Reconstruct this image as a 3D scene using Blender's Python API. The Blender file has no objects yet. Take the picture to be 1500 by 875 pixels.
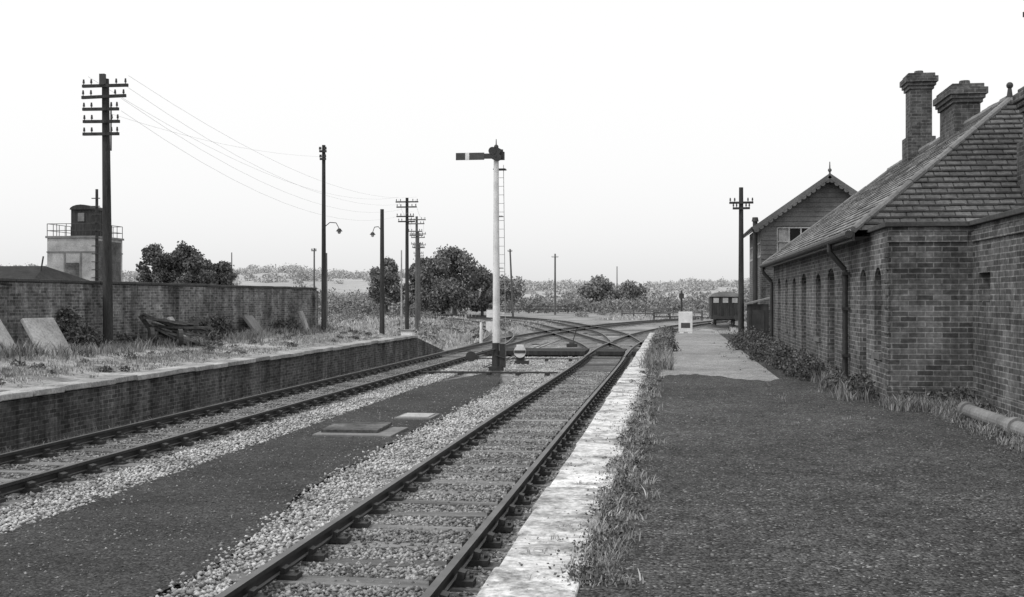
import bpy, math, random
import numpy as np
from mathutils import Vector, Matrix, Euler
random.seed(7); rng=np.random.default_rng(7)
S=bpy.context.scene
COL=S.collection
# ---------------------------------------------------------------- materials
def g(v): return (v,v,v,1)
def newmat(name,rough=.9,spec=.25):
    m=bpy.data.materials.new(name); m.use_nodes=True
    nt=m.node_tree; b=nt.nodes['Principled BSDF']
    b.inputs['Roughness'].default_value=rough
    b.inputs['Specular IOR Level'].default_value=spec
    return m,nt,b
def nd(nt,t,**k):
    n=nt.nodes.new(t)
    for a,v in k.items():
        if a in n.inputs: n.inputs[a].default_value=v
        else: setattr(n,a,v)
    return n
def math_(nt,op,a,b=None,clamp=False):
    n=nt.nodes.new('ShaderNodeMath'); n.operation=op; n.use_clamp=clamp
    for i,x in enumerate((a,b)):
        if x is None: continue
        if isinstance(x,(int,float)): n.inputs[i].default_value=x
        else: nt.links.new(x,n.inputs[i])
    return n.outputs[0]
def maprange(nt,src,a,b,c,d):
    n=nt.nodes.new('ShaderNodeMapRange'); nt.links.new(src,n.inputs[0])
    for i,v in zip((1,2,3,4),(a,b,c,d)): n.inputs[i].default_value=v
    return n.outputs[0]
def noise(nt,vec,scale,detail=4,rough=.6):
    n=nt.nodes.new('ShaderNodeTexNoise'); n.inputs['Scale'].default_value=scale
    n.inputs['Detail'].default_value=detail; n.inputs['Roughness'].default_value=rough
    if vec is not None: nt.links.new(vec,n.inputs['Vector'])
    return n.outputs['Fac']
def bump(nt,b,h,strength,dist):
    n=nt.nodes.new('ShaderNodeBump'); n.inputs['Strength'].default_value=strength; n.inputs['Distance'].default_value=dist
    nt.links.new(h,n.inputs['Height']); nt.links.new(n.outputs[0],b.inputs['Normal'])
def setcol(nt,b,val):
    c=nt.nodes.new('ShaderNodeCombineColor')
    for i in range(3): nt.links.new(val,c.inputs[i])
    nt.links.new(c.outputs[0],b.inputs['Base Color'])
def mottle(name,lo,hi,scale=1.0,fs=30,fa=.3,bs=.4,bd=.02,rough=.95,island=0,spec=.2,mid=(.35,.65),stretch=None,blot=0):
    m,nt,b=newmat(name,rough,spec)
    tc=nd(nt,'ShaderNodeTexCoord').outputs['Object']
    if stretch:
        mp=nt.nodes.new('ShaderNodeMapping'); mp.inputs['Scale'].default_value=stretch
        nt.links.new(tc,mp.inputs['Vector']); tc=mp.outputs[0]
    n1=noise(nt,tc,scale,6,.65); n2=noise(nt,tc,fs,3,.7)
    v=maprange(nt,n1,mid[0],mid[1],lo,hi)
    f=maprange(nt,n2,.3,.7,1-fa,1+fa)
    v=math_(nt,'MULTIPLY',v,f)
    if blot: v=math_(nt,'MULTIPLY',v,maprange(nt,noise(nt,tc,9,6,.8),.35,.52,1-blot,1))
    if island:
        gi=nd(nt,'ShaderNodeNewGeometry').outputs['Random Per Island']
        v=math_(nt,'MULTIPLY',v,maprange(nt,gi,0,1,1-island,1+island))
    setcol(nt,b,v)
    if bs: bump(nt,b,n2,bs,bd)
    return m
def granular(name,lo,hi,cell=22,var=(.5,1.4),scale=.7,rough=.95,bs=.8,bd=.03,speck=None,patch=.25):
    m,nt,b=newmat(name,rough,.15)
    tc=nd(nt,'ShaderNodeTexCoord').outputs['Object']
    vo=nt.nodes.new('ShaderNodeTexVoronoi'); vo.inputs['Scale'].default_value=cell
    nt.links.new(tc,vo.inputs['Vector'])
    sp=nt.nodes.new('ShaderNodeSeparateColor'); nt.links.new(vo.outputs['Color'],sp.inputs[0])
    v=maprange(nt,noise(nt,tc,scale,8,.7),.35,.65,lo,hi)
    v=math_(nt,'MULTIPLY',v,maprange(nt,noise(nt,tc,6,5,.7),.3,.7,1-patch,1+patch))
    v=math_(nt,'MULTIPLY',v,maprange(nt,sp.outputs[0],0,1,var[0],var[1]))
    v=math_(nt,'MULTIPLY',v,maprange(nt,vo.outputs['Distance'],.2,.7,1.1,.6))
    if speck:
        v=math_(nt,'ADD',v,maprange(nt,sp.outputs[1],1-speck[0],1,0,speck[1]))
    setcol(nt,b,v)
    h=math_(nt,'SUBTRACT',1.0,vo.outputs['Distance'])
    bump(nt,b,h,bs,bd)
    return m
def brick(name,c1,c2,cm,bw=.225,rh=.075,ms=.009,stain=.45,uv=False,bd=.012,rough=.92,bs=.7,off=.5,streak=.35):
    m,nt,b=newmat(name,rough,.2)
    t=nd(nt,'ShaderNodeTexCoord')
    if uv: vec=t.outputs['UV']; tc=t.outputs['Object']
    else:
        tc=t.outputs['Object']
        s=nt.nodes.new('ShaderNodeSeparateXYZ'); nt.links.new(tc,s.inputs[0])
        ge=nd(nt,'ShaderNodeNewGeometry'); sn=nt.nodes.new('ShaderNodeSeparateXYZ'); nt.links.new(ge.outputs['True Normal'],sn.inputs[0])
        f=math_(nt,'GREATER_THAN',math_(nt,'ABSOLUTE',sn.outputs[0]),.6)
        d=math_(nt,'SUBTRACT',s.outputs[1],s.outputs[0])
        u=math_(nt,'ADD',s.outputs[0],math_(nt,'MULTIPLY',d,f))
        wob=math_(nt,'MULTIPLY',math_(nt,'SUBTRACT',noise(nt,tc,2.0,2),.5),.014)
        zz=math_(nt,'ADD',s.outputs[2],wob)
        c=nt.nodes.new('ShaderNodeCombineXYZ'); nt.links.new(u,c.inputs[0]); nt.links.new(zz,c.inputs[1]); vec=c.outputs[0]
    br=nt.nodes.new('ShaderNodeTexBrick'); nt.links.new(vec,br.inputs['Vector'])
    br.offset=off
    br.inputs['Color1'].default_value=g(c1); br.inputs['Color2'].default_value=g(c2); br.inputs['Mortar'].default_value=g(cm)
    br.inputs['Scale'].default_value=1; br.inputs['Mortar Size'].default_value=ms; br.inputs['Mortar Smooth'].default_value=.25
    br.inputs['Brick Width'].default_value=bw; br.inputs['Row Height'].default_value=rh; br.inputs['Bias'].default_value=0
    sp=nt.nodes.new('ShaderNodeSeparateColor'); nt.links.new(br.outputs['Color'],sp.inputs[0])
    v=math_(nt,'MULTIPLY',sp.outputs[0],maprange(nt,noise(nt,tc,.9,7,.75),.32,.68,1-stain,1+stain))
    v=math_(nt,'MULTIPLY',v,maprange(nt,noise(nt,tc,14,4,.7),.3,.7,.6,1.4))
    mp=nt.nodes.new('ShaderNodeMapping'); mp.inputs['Scale'].default_value=(3.5,3.5,.35); nt.links.new(tc,mp.inputs['Vector'])
    v=math_(nt,'MULTIPLY',v,maprange(nt,noise(nt,mp.outputs[0],1.0,5,.7),.35,.65,1-streak,1+streak*.6))
    setcol(nt,b,v)
    h=math_(nt,'SUBTRACT',maprange(nt,noise(nt,tc,30,3),0,1,0,.5),br.outputs['Fac'])
    bump(nt,b,h,bs,bd)
    return m
def foliage(name,lo,hi,sc=.5):
    m,nt,b=newmat(name,.85,.1)
    gi=nd(nt,'ShaderNodeNewGeometry').outputs['Random Per Island']
    tc=nd(nt,'ShaderNodeTexCoord').outputs['Object']
    v=maprange(nt,gi,0,1,lo,hi)
    v=math_(nt,'MULTIPLY',v,maprange(nt,noise(nt,tc,sc,3),.3,.7,.75,1.25))
    setcol(nt,b,v); return m

M={}
M['ground']=mottle('field_ground',.15,.32,.06,1.5,.35,.6,.1)
M['yard']=mottle('yard_cinders',.12,.34,.22,7,.4,.6,.04)
M['cinder']=granular('cinder_path',.045,.078,45,(.5,1.6),.6,speck=(.03,.12),bs=.7,bd=.015)
M['ballast']=granular('ballast',.25,.42,18,(.45,1.3),.6,bs=1,bd=.04)
M['ballast_dark']=granular('ballast_dirty',.18,.30,18,(.45,1.3),.6,bs=1,bd=.04)
M['stone']=mottle('ballast_stone',.27,.50,1.1,25,.2,.3,.01,island=.55)
M['stone_b']=mottle('track_ballast_stone',.15,.33,1.1,25,.2,.3,.01,island=.6)
M['stone_d']=mottle('ballast_stone_dirty',.13,.28,.8,25,.2,.3,.01,island=.6)
M['grit']=mottle('grit_stone',.10,.30,.8,25,.2,.3,.01,island=.5)
M['asphalt']=granular('platform_asphalt',.055,.120,55,(.35,1.75),.38,speck=(.06,.24),bs=1,bd=.018,patch=.35)
M['paleasph']=granular('pale_platform_surface',.26,.42,40,(.75,1.2),.6,bs=.5,bd=.01)
M['coping']=mottle('whitened_coping',.24,.66,3.0,24,.25,.6,.012,island=.16,mid=(.36,.54),blot=.45)
M['coping2']=mottle('stone_coping',.25,.46,1.5,22,.3,.5,.01,island=.22,blot=.3)
M['platl']=mottle('weedy_platform_surface',.13,.44,.7,9,.4,.6,.03)
M['brick']=brick('station_brick',.060,.150,.22,stain=.55)
M['brickw']=brick('yard_wall_brick',.085,.21,.25,stain=.65,streak=.5)
M['brickd']=brick('platform_brick',.05,.12,.16,stain=.65,streak=.5)
M['brickc']=brick('chimney_brick',.055,.125,.15,stain=.5)
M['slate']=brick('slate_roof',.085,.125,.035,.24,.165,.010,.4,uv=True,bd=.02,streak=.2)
M['slate2']=brick('sunlit_weathered_slate',.17,.31,.11,.24,.165,.007,.5,uv=True,bd=.02,streak=.3)  # weathered slate, lightened so sun on the long slopes is in the colour
M['darkcap']=mottle('dark_coping',.05,.09,1,20,.3)
M['iron']=mottle('dark_iron',.025,.05,2,30,.3,.3,.005,rough=.6,spec=.4)
M['wood']=mottle('tarred_timber',.030,.065,1.2,14,.4,.5,.01,stretch=(6,6,.6))
M['oldwood']=mottle('old_timber',.05,.15,1.2,14,.4,.5,.01,island=.4)
M['farwood']=mottle('hazed_pole',.10,.14,1.2,14,.3,0)  # pole timber paled to paint in distance haze
M['sleeper']=mottle('sleeper_timber',.11,.23,1.0,22,.4,.7,.015,island=.35,stretch=(.5,5,5))
M['board']=mottle('weatherboard',.10,.17,1.0,18,.25,.4,.01)
M['white']=mottle('white_paint',.60,.82,2.0,20,.1,.2,.005,rough=.6)
M['conc']=mottle('concrete',.28,.50,1.2,18,.2,.4,.01,blot=.2)
M['concd']=mottle('dark_concrete',.15,.25,1.2,18,.2,.4,.01)
M['armred']=mottle('signal_arm_red',.06,.09,2,20,.1,.1,.002,rough=.5)
M['wire']=mottle('wire',.4,.45,2,20,.1,0)
M['leaf']=foliage('tree_leaves',.09,.18)  # leaf tone raised a little, haze painted into the colour
M['leafm']=foliage('mid_tree_leaves',.14,.24)  # paler than the nearer leaves: painted haze
M['leafd']=foliage('distant_foliage',.19,.30,.2)  # haze mixed into the leaf colour for hedges and distant trees
M['leafe']=foliage('far_foliage',.27,.37,.05)  # further step of haze put into the foliage colour
M['leafh']=foliage('hazy_foliage',.40,.48,.01)  # strongest painted haze, held in the base colour
M['weed']=foliage('weed_leaves',.06,.18,2)
M['grass']=foliage('grass_blades',.13,.36,2)
M['dry']=foliage('dry_grass',.26,.55,2)
M['scrub']=foliage('scrub_foliage',.13,.32)
M['hill']=mottle('hill_fields',.34,.44,.01,.1,.1,0)  # field colour lightened to stand in for distance haze
M['bark']=mottle('bark',.07,.11,3,20,.3,.5,.02)
m,nt,b=newmat('window_glass',.12,.5); b.inputs['Base Color'].default_value=g(.015); M['glass']=m
m,nt,b=newmat('rail_steel',.5,.5)
ge=nd(nt,'ShaderNodeNewGeometry'); sn=nt.nodes.new('ShaderNodeSeparateXYZ'); nt.links.new(ge.outputs['True Normal'],sn.inputs[0])
f=math_(nt,'GREATER_THAN',sn.outputs[2],.8)
tc=nd(nt,'ShaderNodeTexCoord').outputs['Object']
v=math_(nt,'ADD',maprange(nt,noise(nt,tc,8,4),.3,.7,.012,.03),math_(nt,'MULTIPLY',f,maprange(nt,noise(nt,tc,1.5,4),.3,.7,.03,.10)))
setcol(nt,b,v); M['rail']=m

# ---------------------------------------------------------------- mesh helpers
def link(o,parent=None):
    COL.objects.link(o)
    if parent is not None:
        o.parent=parent; o.matrix_parent_inverse=Matrix.Translation(parent.location).inverted()
    return o
def group(name,loc=(0,0,0)):
    e=bpy.data.objects.new(name,None); e.location=loc; e.empty_display_size=.3
    COL.objects.link(e); return e
class MB:
    def __init__(s): s.v=[];s.f=[];s.uv=[];s.has=False
    def face(s,pts,uvs=None):
        i=len(s.v); s.v+= [tuple(p) for p in pts]; s.f.append(tuple(range(i,i+len(pts))))
        if uvs: s.has=True
        s.uv+= list(uvs) if uvs else [(0,0)]*len(pts)
        return s
    def solid(s,vs,fs):
        i=len(s.v); s.v+=[tuple(p) for p in vs]
        for f in fs:
            s.f.append(tuple(i+k for k in f)); s.uv+=[(0,0)]*len(f)
        return s
    def box(s,x0,x1,y0,y1,z0,z1):
        vs=[(x0,y0,z0),(x1,y0,z0),(x1,y1,z0),(x0,y1,z0),(x0,y0,z1),(x1,y0,z1),(x1,y1,z1),(x0,y1,z1)]
        return s.solid(vs,[(0,3,2,1),(4,5,6,7),(0,1,5,4),(1,2,6,5),(2,3,7,6),(3,0,4,7)])
    def obox(s,c,sz,rx=0,ry=0,rz=0):
        R=Euler((rx,ry,rz)).to_matrix(); h=[q/2 for q in sz]
        vs=[tuple(Vector(c)+R@Vector((a*h[0],b_*h[1],d*h[2]))) for d in(-1,1) for a,b_ in((-1,-1),(1,-1),(1,1),(-1,1))]
        return s.solid(vs,[(0,3,2,1),(4,5,6,7),(0,1,5,4),(1,2,6,5),(2,3,7,6),(3,0,4,7)])
    def cyl(s,p0,p1,r0,r1=None,n=12):
        r1=r0 if r1 is None else r1
        p0=Vector(p0);p1=Vector(p1);d=(p1-p0).normalized()
        a=d.orthogonal().normalized(); b_=d.cross(a)
        vs=[]
        for p,r in((p0,r0),(p1,r1)):
            for k in range(n):
                t=2*math.pi*k/n; vs.append(tuple(p+a*r*math.cos(t)+b_*r*math.sin(t)))
        fs=[(k,(k+1)%n,n+(k+1)%n,n+k) for k in range(n)]+[tuple(range(n-1,-1,-1)),tuple(range(n,2*n))]
        return s.solid(vs,fs)
    def tube(s,pts,r,n=6):
        for a,b_ in zip(pts[:-1],pts[1:]): s.cyl(a,b_,r,r,n)
        return s
    def ball(s,c,r,n=8,sz=1):
        vs=[];fs=[]
        for i in range(n+1):
            ph=math.pi*i/n
            for k in range(2*n):
                t=math.pi*k/n; vs.append((c[0]+r*math.sin(ph)*math.cos(t),c[1]+r*math.sin(ph)*math.sin(t),c[2]+sz*r*math.cos(ph)))
        for i in range(n):
            for k in range(2*n):
                fs.append((i*2*n+k,(i+1)*2*n+k,(i+1)*2*n+(k+1)%(2*n),i*2*n+(k+1)%(2*n)))
        return s.solid(vs,fs)
    def build(s,name,mat,parent=None,bevel=0,smooth=False):
        me=bpy.data.meshes.new(name); me.from_pydata(s.v,[],s.f)
        if s.has:
            l=me.uv_layers.new(name='UVMap'); l.data.foreach_set('uv',np.array(s.uv,dtype=np.float32).ravel())
        me.materials.append(M[mat] if isinstance(mat,str) else mat)
        o=bpy.data.objects.new(name,me); link(o,parent)
        if smooth: me.polygons.foreach_set('use_smooth',[True]*len(me.polygons))
        if bevel:
            mo=o.modifiers.new('b','BEVEL'); mo.width=bevel; mo.segments=2; mo.limit_method='ANGLE'
        return o
def npmesh(name,V,F,mat,parent=None):
    V=np.asarray(V,dtype=np.float32); F=np.asarray(F,dtype=np.int32); k=F.shape[1]
    me=bpy.data.meshes.new(name)
    me.vertices.add(len(V)); me.vertices.foreach_set('co',V.ravel())
    me.loops.add(F.size); me.loops.foreach_set('vertex_index',F.ravel())
    me.polygons.add(len(F)); me.polygons.foreach_set('loop_start',np.arange(len(F),dtype=np.int32)*k)
    me.update(calc_edges=True)
    me.materials.append(M[mat]); o=bpy.data.objects.new(name,me); return link(o,parent)
def stones(P,r,flat=.7):
    n=len(P); base=np.array([[1,0,0],[0,1,0],[-1,0,0],[0,-1,0],[0,0,1],[0,0,-1]],float)
    a=rng.uniform(0,6.28,n); c,s_=np.cos(a),np.sin(a)
    R=np.zeros((n,3,3)); R[:,0,0]=c;R[:,0,1]=-s_;R[:,1,0]=s_;R[:,1,1]=c;R[:,2,2]=1
    V=base[None]*rng.uniform(.6,1.25,(n,6,1))+rng.uniform(-.28,.28,(n,6,3))
    V=V@np.transpose(R,(0,2,1)); V[:,:,2]*=flat
    V=V*np.asarray(r)[:,None,None]+P[:,None,:]
    f=np.array([[0,1,4],[1,2,4],[2,3,4],[3,0,4],[1,0,5],[2,1,5],[3,2,5],[0,3,5]])
    F=(f[None]+6*np.arange(n)[:,None,None]).reshape(-1,3)
    return V.reshape(-1,3),F
def blades(P,h,w=.012,lean=.5):
    n=len(P); a=rng.uniform(0,6.28,n); la=rng.uniform(0,6.28,n); h=np.asarray(h)
    L=rng.uniform(.1,lean,n)*h; dx=np.cos(la)*L; dy=np.sin(la)*L
    wx=np.cos(a)*w*rng.uniform(.6,1.4,n); wy=np.sin(a)*w*rng.uniform(.6,1.4,n)
    V=np.zeros((n,5,3))
    V[:,0]=P-np.stack([wx,wy,0*wx],1); V[:,1]=P+np.stack([wx,wy,0*wx],1)
    mid=P+np.stack([dx*.35,dy*.35,h*.6],1)
    V[:,2]=mid-np.stack([wx,wy,0*wx],1)*.8; V[:,3]=mid+np.stack([wx,wy,0*wx],1)*.8
    V[:,4]=P+np.stack([dx,dy,h],1)
    f=np.array([[0,1,2],[1,3,2],[2,3,4]])
    F=(f[None]+5*np.arange(n)[:,None,None]).reshape(-1,3)
    return V.reshape(-1,3),F
def leaves(P,size):
    n=len(P); nrm=rng.normal(size=(n,3)); nrm/=np.linalg.norm(nrm,axis=1)[:,None]
    t=np.cross(nrm,rng.normal(size=(n,3))); t/=np.linalg.norm(t,axis=1)[:,None]
    b_=np.cross(nrm,t); s_=(np.asarray(size)*rng.uniform(.6,1.3,n))[:,None]
    V=np.stack([P-t*s_*.5,P+b_*s_*.32,P+t*s_*.5,P-b_*s_*.32],1)
    F=np.arange(4*n).reshape(n,4)
    return V.reshape(-1,3),F
def cat(L):
    Vs=[];Fs=[];o=0
    for V,F in L: Vs.append(V);Fs.append(F+o);o+=len(V)
    return np.concatenate(Vs),np.concatenate(Fs)
def clump_pts(C,R,n,zs=1.0):
    C=np.atleast_2d(C); R=np.atleast_1d(R)
    k=rng.choice(len(C),n,p=R**2/np.sum(R**2)) if len(C)>1 else np.zeros(n,int)
    d=rng.normal(size=(n,3)); d/=np.linalg.norm(d,axis=1)[:,None]
    r=rng.uniform(.15,1,n)**.5*(1+.15*rng.normal(size=n))
    d=d*(R[k]*r)[:,None]; d[:,2]*=zs
    return C[k]+d
# ---------------------------------------------------------------- ground
def sheet(name,pts,z,mat,parent=None):
    return MB().face([(x,y,z) for x,y in pts]).build(name,mat,parent)
def rect(x0,x1,y0,y1): return [(x0,y0),(x1,y0),(x1,y1),(x0,y1)]
sheet('ground',rect(-4000,4000,-800,6000),-.26,'ground')
sheet('railway_yard_ground',[(-10.3,-12),(-.8,-12),(-.8,44),(6,60),(9,100),(22,150),(30,190),(-90,190),(-60,150),(-30,110),(-16,70),(-11,48)],-.235,'yard')
def cedge(y): return -4.50+max(0,(15-y))*.085
def wavy(name,xl,xr,y0,y1,z,mat,amp=.1,step=.4,taper=None):
    ys=np.arange(y0,y1,step); mb=MB(); L=[];R=[]
    for y in ys:
        xr_=xr(y) if callable(xr) else xr
        a=xl+amp*(math.sin(y*1.3)+.6*math.sin(y*3.1+1)+.5*random.uniform(-1,1)); b_=xr_+amp*(math.sin(y*1.1+2)+.6*math.sin(y*2.7)+.5*random.uniform(-1,1))
        if taper:
            t=max(0,(y-taper)/(y1-taper)); m_=(xl+xr_)/2; a=a*(1-t)+m_*t; b_=b_*(1-t)+m_*t
        L.append((a,y,z));R.append((b_,y,z))
    for i in range(len(ys)-1): mb.face([L[i],R[i],R[i+1],L[i+1]])
    return mb.build(name,mat)
wavy('cinder_path',-6.75,cedge,-8,38,-.150,'cinder',.06,taper=30)
# ---------------------------------------------------------------- tracks
def catmull(pts,step=1.0):
    P=[Vector(p) for p in pts]; P=[P[0]*2-P[1]]+P+[P[-1]*2-P[-2]]; out=[]
    for i in range(1,len(P)-2):
        n=max(1,int((P[i+1]-P[i]).length/step))
        for k in range(n):
            t=k/n
            out.append(.5*((2*P[i])+(-P[i-1]+P[i+1])*t+(2*P[i-1]-5*P[i]+4*P[i+1]-P[i+2])*t*t+(-P[i-1]+3*P[i]-3*P[i+1]+P[i+2])*t**3))
    out.append(P[-2]); return out
def resample(path,sp):
    out=[];acc=0;nxt=0
    for a,b_ in zip(path[:-1],path[1:]):
        L=(b_-a).length
        while nxt<=acc+L:
            out.append((a+(b_-a)*((nxt-acc)/L),(b_-a).normalized())); nxt+=sp
        acc+=L
    return out
PROF=[(-.035,0),(.035,0),(.035,-.04),(.010,-.055),(.010,-.115),(.030,-.125),(.030,-.145),(-.030,-.145),(-.030,-.125),(-.010,-.115),(-.010,-.055),(-.035,-.04)]
def track(pts,k,ballast='ballast',bw=1.75,chairs_to=46,bedstart=None,sl0=None):
    dz=.005*k
    par=group('railway_track',(pts[0][0],pts[0][1],-.2))
    path=catmull([(x,y,0) for x,y in pts],1.5)
    nr=[]
    for i,p in enumerate(path):
        d=(path[min(i+1,len(path)-1)]-path[max(i-1,0)]).normalized(); nr.append(Vector((d.y,-d.x,0)))
    mb=MB()
    for sgn in(-1,1):
        base=[[p+n*(sgn*.7525+a)+Vector((0,0,z+dz)) for a,z in PROF] for p,n in zip(path,nr)]
        q=len(PROF); i0=len(mb.v)
        mb.v+=[tuple(c) for ring in base for c in ring]
        for i in range(len(path)-1):
            for j in range(q):
                mb.f.append((i0+i*q+j,i0+i*q+(j+1)%q,i0+(i+1)*q+(j+1)%q,i0+(i+1)*q+j)[::-1])
    mb.uv=[(0,0)]*sum(len(f) for f in mb.f)
    mb.build('rails',M['rail'],par)
    bed=MB(); 
    for i in range(len(path)-1):
        if bedstart and path[i].y<bedstart: continue
        w=[bw+.12*math.sin(path[i+e].y*1.9+k) for e in(0,1)]
        a,b_=path[i],path[i+1]; z=Vector((0,0,-.196+dz)); lo=Vector((0,0,-.25))
        bed.face([a-nr[i]*w[0]+z,a+nr[i]*w[0]+z,b_+nr[i+1]*w[1]+z,b_-nr[i+1]*w[1]+z])
        for sg in(-1,1):
            bed.face([a+nr[i]*sg*w[0]+z,a+nr[i]*sg*(w[0]+.3)+lo,b_+nr[i+1]*sg*(w[1]+.3)+lo,b_+nr[i+1]*sg*w[1]+z][::sg])
    if bed.v: bed.build('ballast_bed',M[ballast],par)
    sl=MB(); ch=MB()
    for p,d in resample(path,.76):
        if sl0 and p.y<sl0: continue
        if p.y>190: break
        rz=math.atan2(d.y,d.x)-math.pi/2+random.gauss(0,.016)
        far=p.y>50
        sl.obox((p.x+random.gauss(0,.035),p.y+random.gauss(0,.014),-.234+dz+random.uniform(-.012,.013)-(.008 if far else 0)),(2.58+random.gauss(0,.05),.25+random.gauss(0,.016),.12),random.gauss(0,.03),random.gauss(0,.006),rz)
        if p.y<chairs_to:
            n=Vector((d.y,-d.x,0))
            for sg in(-1,1):
                c=p+n*sg*.7525
                ch.obox((c.x,c.y,-.150+dz),(.37,.17,.05),0,0,rz)
                ch.obox((c.x+n.x*sg*.075,c.y,-.098+dz),(.06,.13,.09),0,sg*.25,rz)
                ch.obox((c.x-n.x*sg*.06,c.y,-.105+dz),(.04,.13,.07),0,-sg*.25,rz)
                for q in(-.15,.15): ch.cyl((c.x+n.x*q,c.y+.04*q/.15,-.13+dz),(c.x+n.x*q,c.y+.04*q/.15,-.10+dz),.018,.018,6)
    if sl.v: sl.build('sleepers',M['sleeper'],par,bevel=.008)
    if ch.v: ch.build('rail_chairs',M['iron'],par)
    return par
XR,XL=-2.56,-8.62
track([(XR,-8),(XR,20),(XR,45),(-3.25,54),(-5.3,66),(-9.4,87),(-16.8,118),(-30,148),(-62,176),(-110,205)],0)
track([(XL,-8),(XL,20),(XL,46),(-9.2,60),(-11.9,79),(-19.8,112),(-30.5,140),(-50,164),(-80,185),(-118,203)],1,'ballast')
track([(XL,48),(-8.55,58),(-8.4,70),(-6.9,88),(-2.5,114),(4,138),(14,165),(26,195)],2,'ballast',1.6,sl0=62,bedstart=60)
track([(XR,44),(-2.45,56),(-1.6,74),(.6,94),(4.0,114),(9.5,138),(20,168)],3,'ballast',1.6,sl0=60,bedstart=58)
track([(-2.2,58),(-3.9,75),(-6.9,92),(-13.2,120),(-25,148),(-48,174),(-80,196)],4,'ballast',1.6,sl0=76,bedstart=78)
track([(5.0,90),(4.3,98),(4.4,110),(6.5,130),(12,155)],5,'ballast_dark',1.5)
def region(x0,x1,y0,y1,n,z,zj=.02,r=(.018,.038)):
    t=rng.uniform(0,1,n)**1.25
    return np.stack([rng.uniform(x0,x1,n),y0+(y1-y0)*t,z+rng.uniform(-zj,zj,n)],1),rng.uniform(r[0],r[1],n)
def add(name,regs,mat):
    P=np.concatenate([a for a,_ in regs]); r=np.concatenate([b_ for _,b_ in regs])
    V,F=stones(P,r); return npmesh(name,V,F,mat)
def gap(P,r,frac=.8):
    ph=((P[:,1]+8)%.76); on=(ph<.13)|(ph>.63)
    k=~on|(rng.uniform(0,1,len(P))>frac); return P[k],r[k]
def cut(P,r):
    e=np.array([cedge(y) for y in P[:,1]])+rng.normal(0,.10,len(P)); k=P[:,0]>e; return P[k],r[k]
a=gap(*region(-3.25,-1.85,7,38,42000,-.189,.016,(.014,.034)),frac=.74)
d1=region(-1.75,-.95,7,36,7000,-.195,.02)
add('track_ballast_gravel',[a,d1],'stone_b')
b1=gap(*region(-3.95,-3.3,7,40,16000,-.182,.02),frac=.6)
c1=cut(*region(-4.8,-3.8,7,42,24000,-.165,.02,(.014,.036)))
e1=region(-7.45,-6.62,8,44,19000,-.165,.025)
f1=region(-7.4,-3.6,37,47,9000,-.19,.02,(.025,.045))
add('ballast_gravel',[b1,c1,e1,f1],'stone')
a=gap(*region(-9.3,-7.95,9,44,17000,-.187,.018)); b1=gap(*region(-10.05,-9.4,9,44,6000,-.18,.02),frac=.6); c1=gap(*region(-7.8,-7.3,9,44,7000,-.18,.02),frac=.6)
add('dirty_ballast_gravel',[a,b1,c1,region(-6.7,-4.4,7,36,2600,-.148,.005,(.006,.020))],'stone_d')
add('platform_grit',[region(-.3,4.0,5.5,24,5500,.716,.003,(.003,.009)),region(-.5,4.0,5.5,24,260,.718,.003,(.008,.016)),region(-.96,-.4,5.5,30,500,.732,.003,(.003,.012))],'grit')

p=group('timber_crossing',(-4.5,49,-.1)); mb=MB()
for i in range(11):
    for x0,x1 in((-7.75,-3.55),(-3.1,-1.95),(-1.65,-.9)): mb.box(x0,x1,47.4+i*.27,47.62+i*.27,-.12,.04)
mb.build('boards','wood',p)
p=group('point_rodding',(-5.5,44,-.1)); mb=MB()
for i,y in enumerate((35.2,35.5,43.5)):
    mb.cyl((-7.7,y,-.08),(-3.5,y+.2,-.08),.02,n=6)
    for x in np.arange(-7.4,-3.6,.9): mb.box(x-.06,x+.06,y-.02,y+.12,-.16,-.06)
mb.cyl((-6.2,38,-.08),(-6.4,60,-.08),.02,n=6); mb.cyl((-6.05,38,-.08),(-6.1,66,-.08),.02,n=6)
mb.build('rods','iron',p)
def pointlever(x,y):
    q=group('point_lever',(x,y,-.2)); MB().box(x-.25,x+.25,y-.2,y+.2,-.25,-.02).cyl((x,y,-.05),(x+.25,y,.75),.025,n=6).cyl((x-.12,y,-.02),(x+.12,y,-.02),.12,n=10).build('lever_frame','iron',q)
pointlever(-.6,62); pointlever(-11.5,68); pointlever(-4.9,57)
def hatch(x,y,w,l,lid):
    p=group('manhole_cover',(x,y,-.15)); MB().box(x-w/2,x+w/2,y-l/2,y+l/2,-.2,-.115).build('concrete_frame','concd',p,.01)
    if lid:
        mb=MB()
        for i in range(4): mb.obox((x-.12,y-l*.27+i*.27+.1,-.085+i*.006),(w*.72,.25,.055),.03,0,.03)
        mb.build('lid_boards','oldwood',p,.005)
    else: MB().box(x-w*.4,x+w*.4,y-l*.4,y+l*.4,-.115,-.10).build('lid','conc',p,.004)
hatch(-5.40,19.8,1.38,1.3,True); hatch(-5.0,22.5,.72,.9,False)
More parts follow.
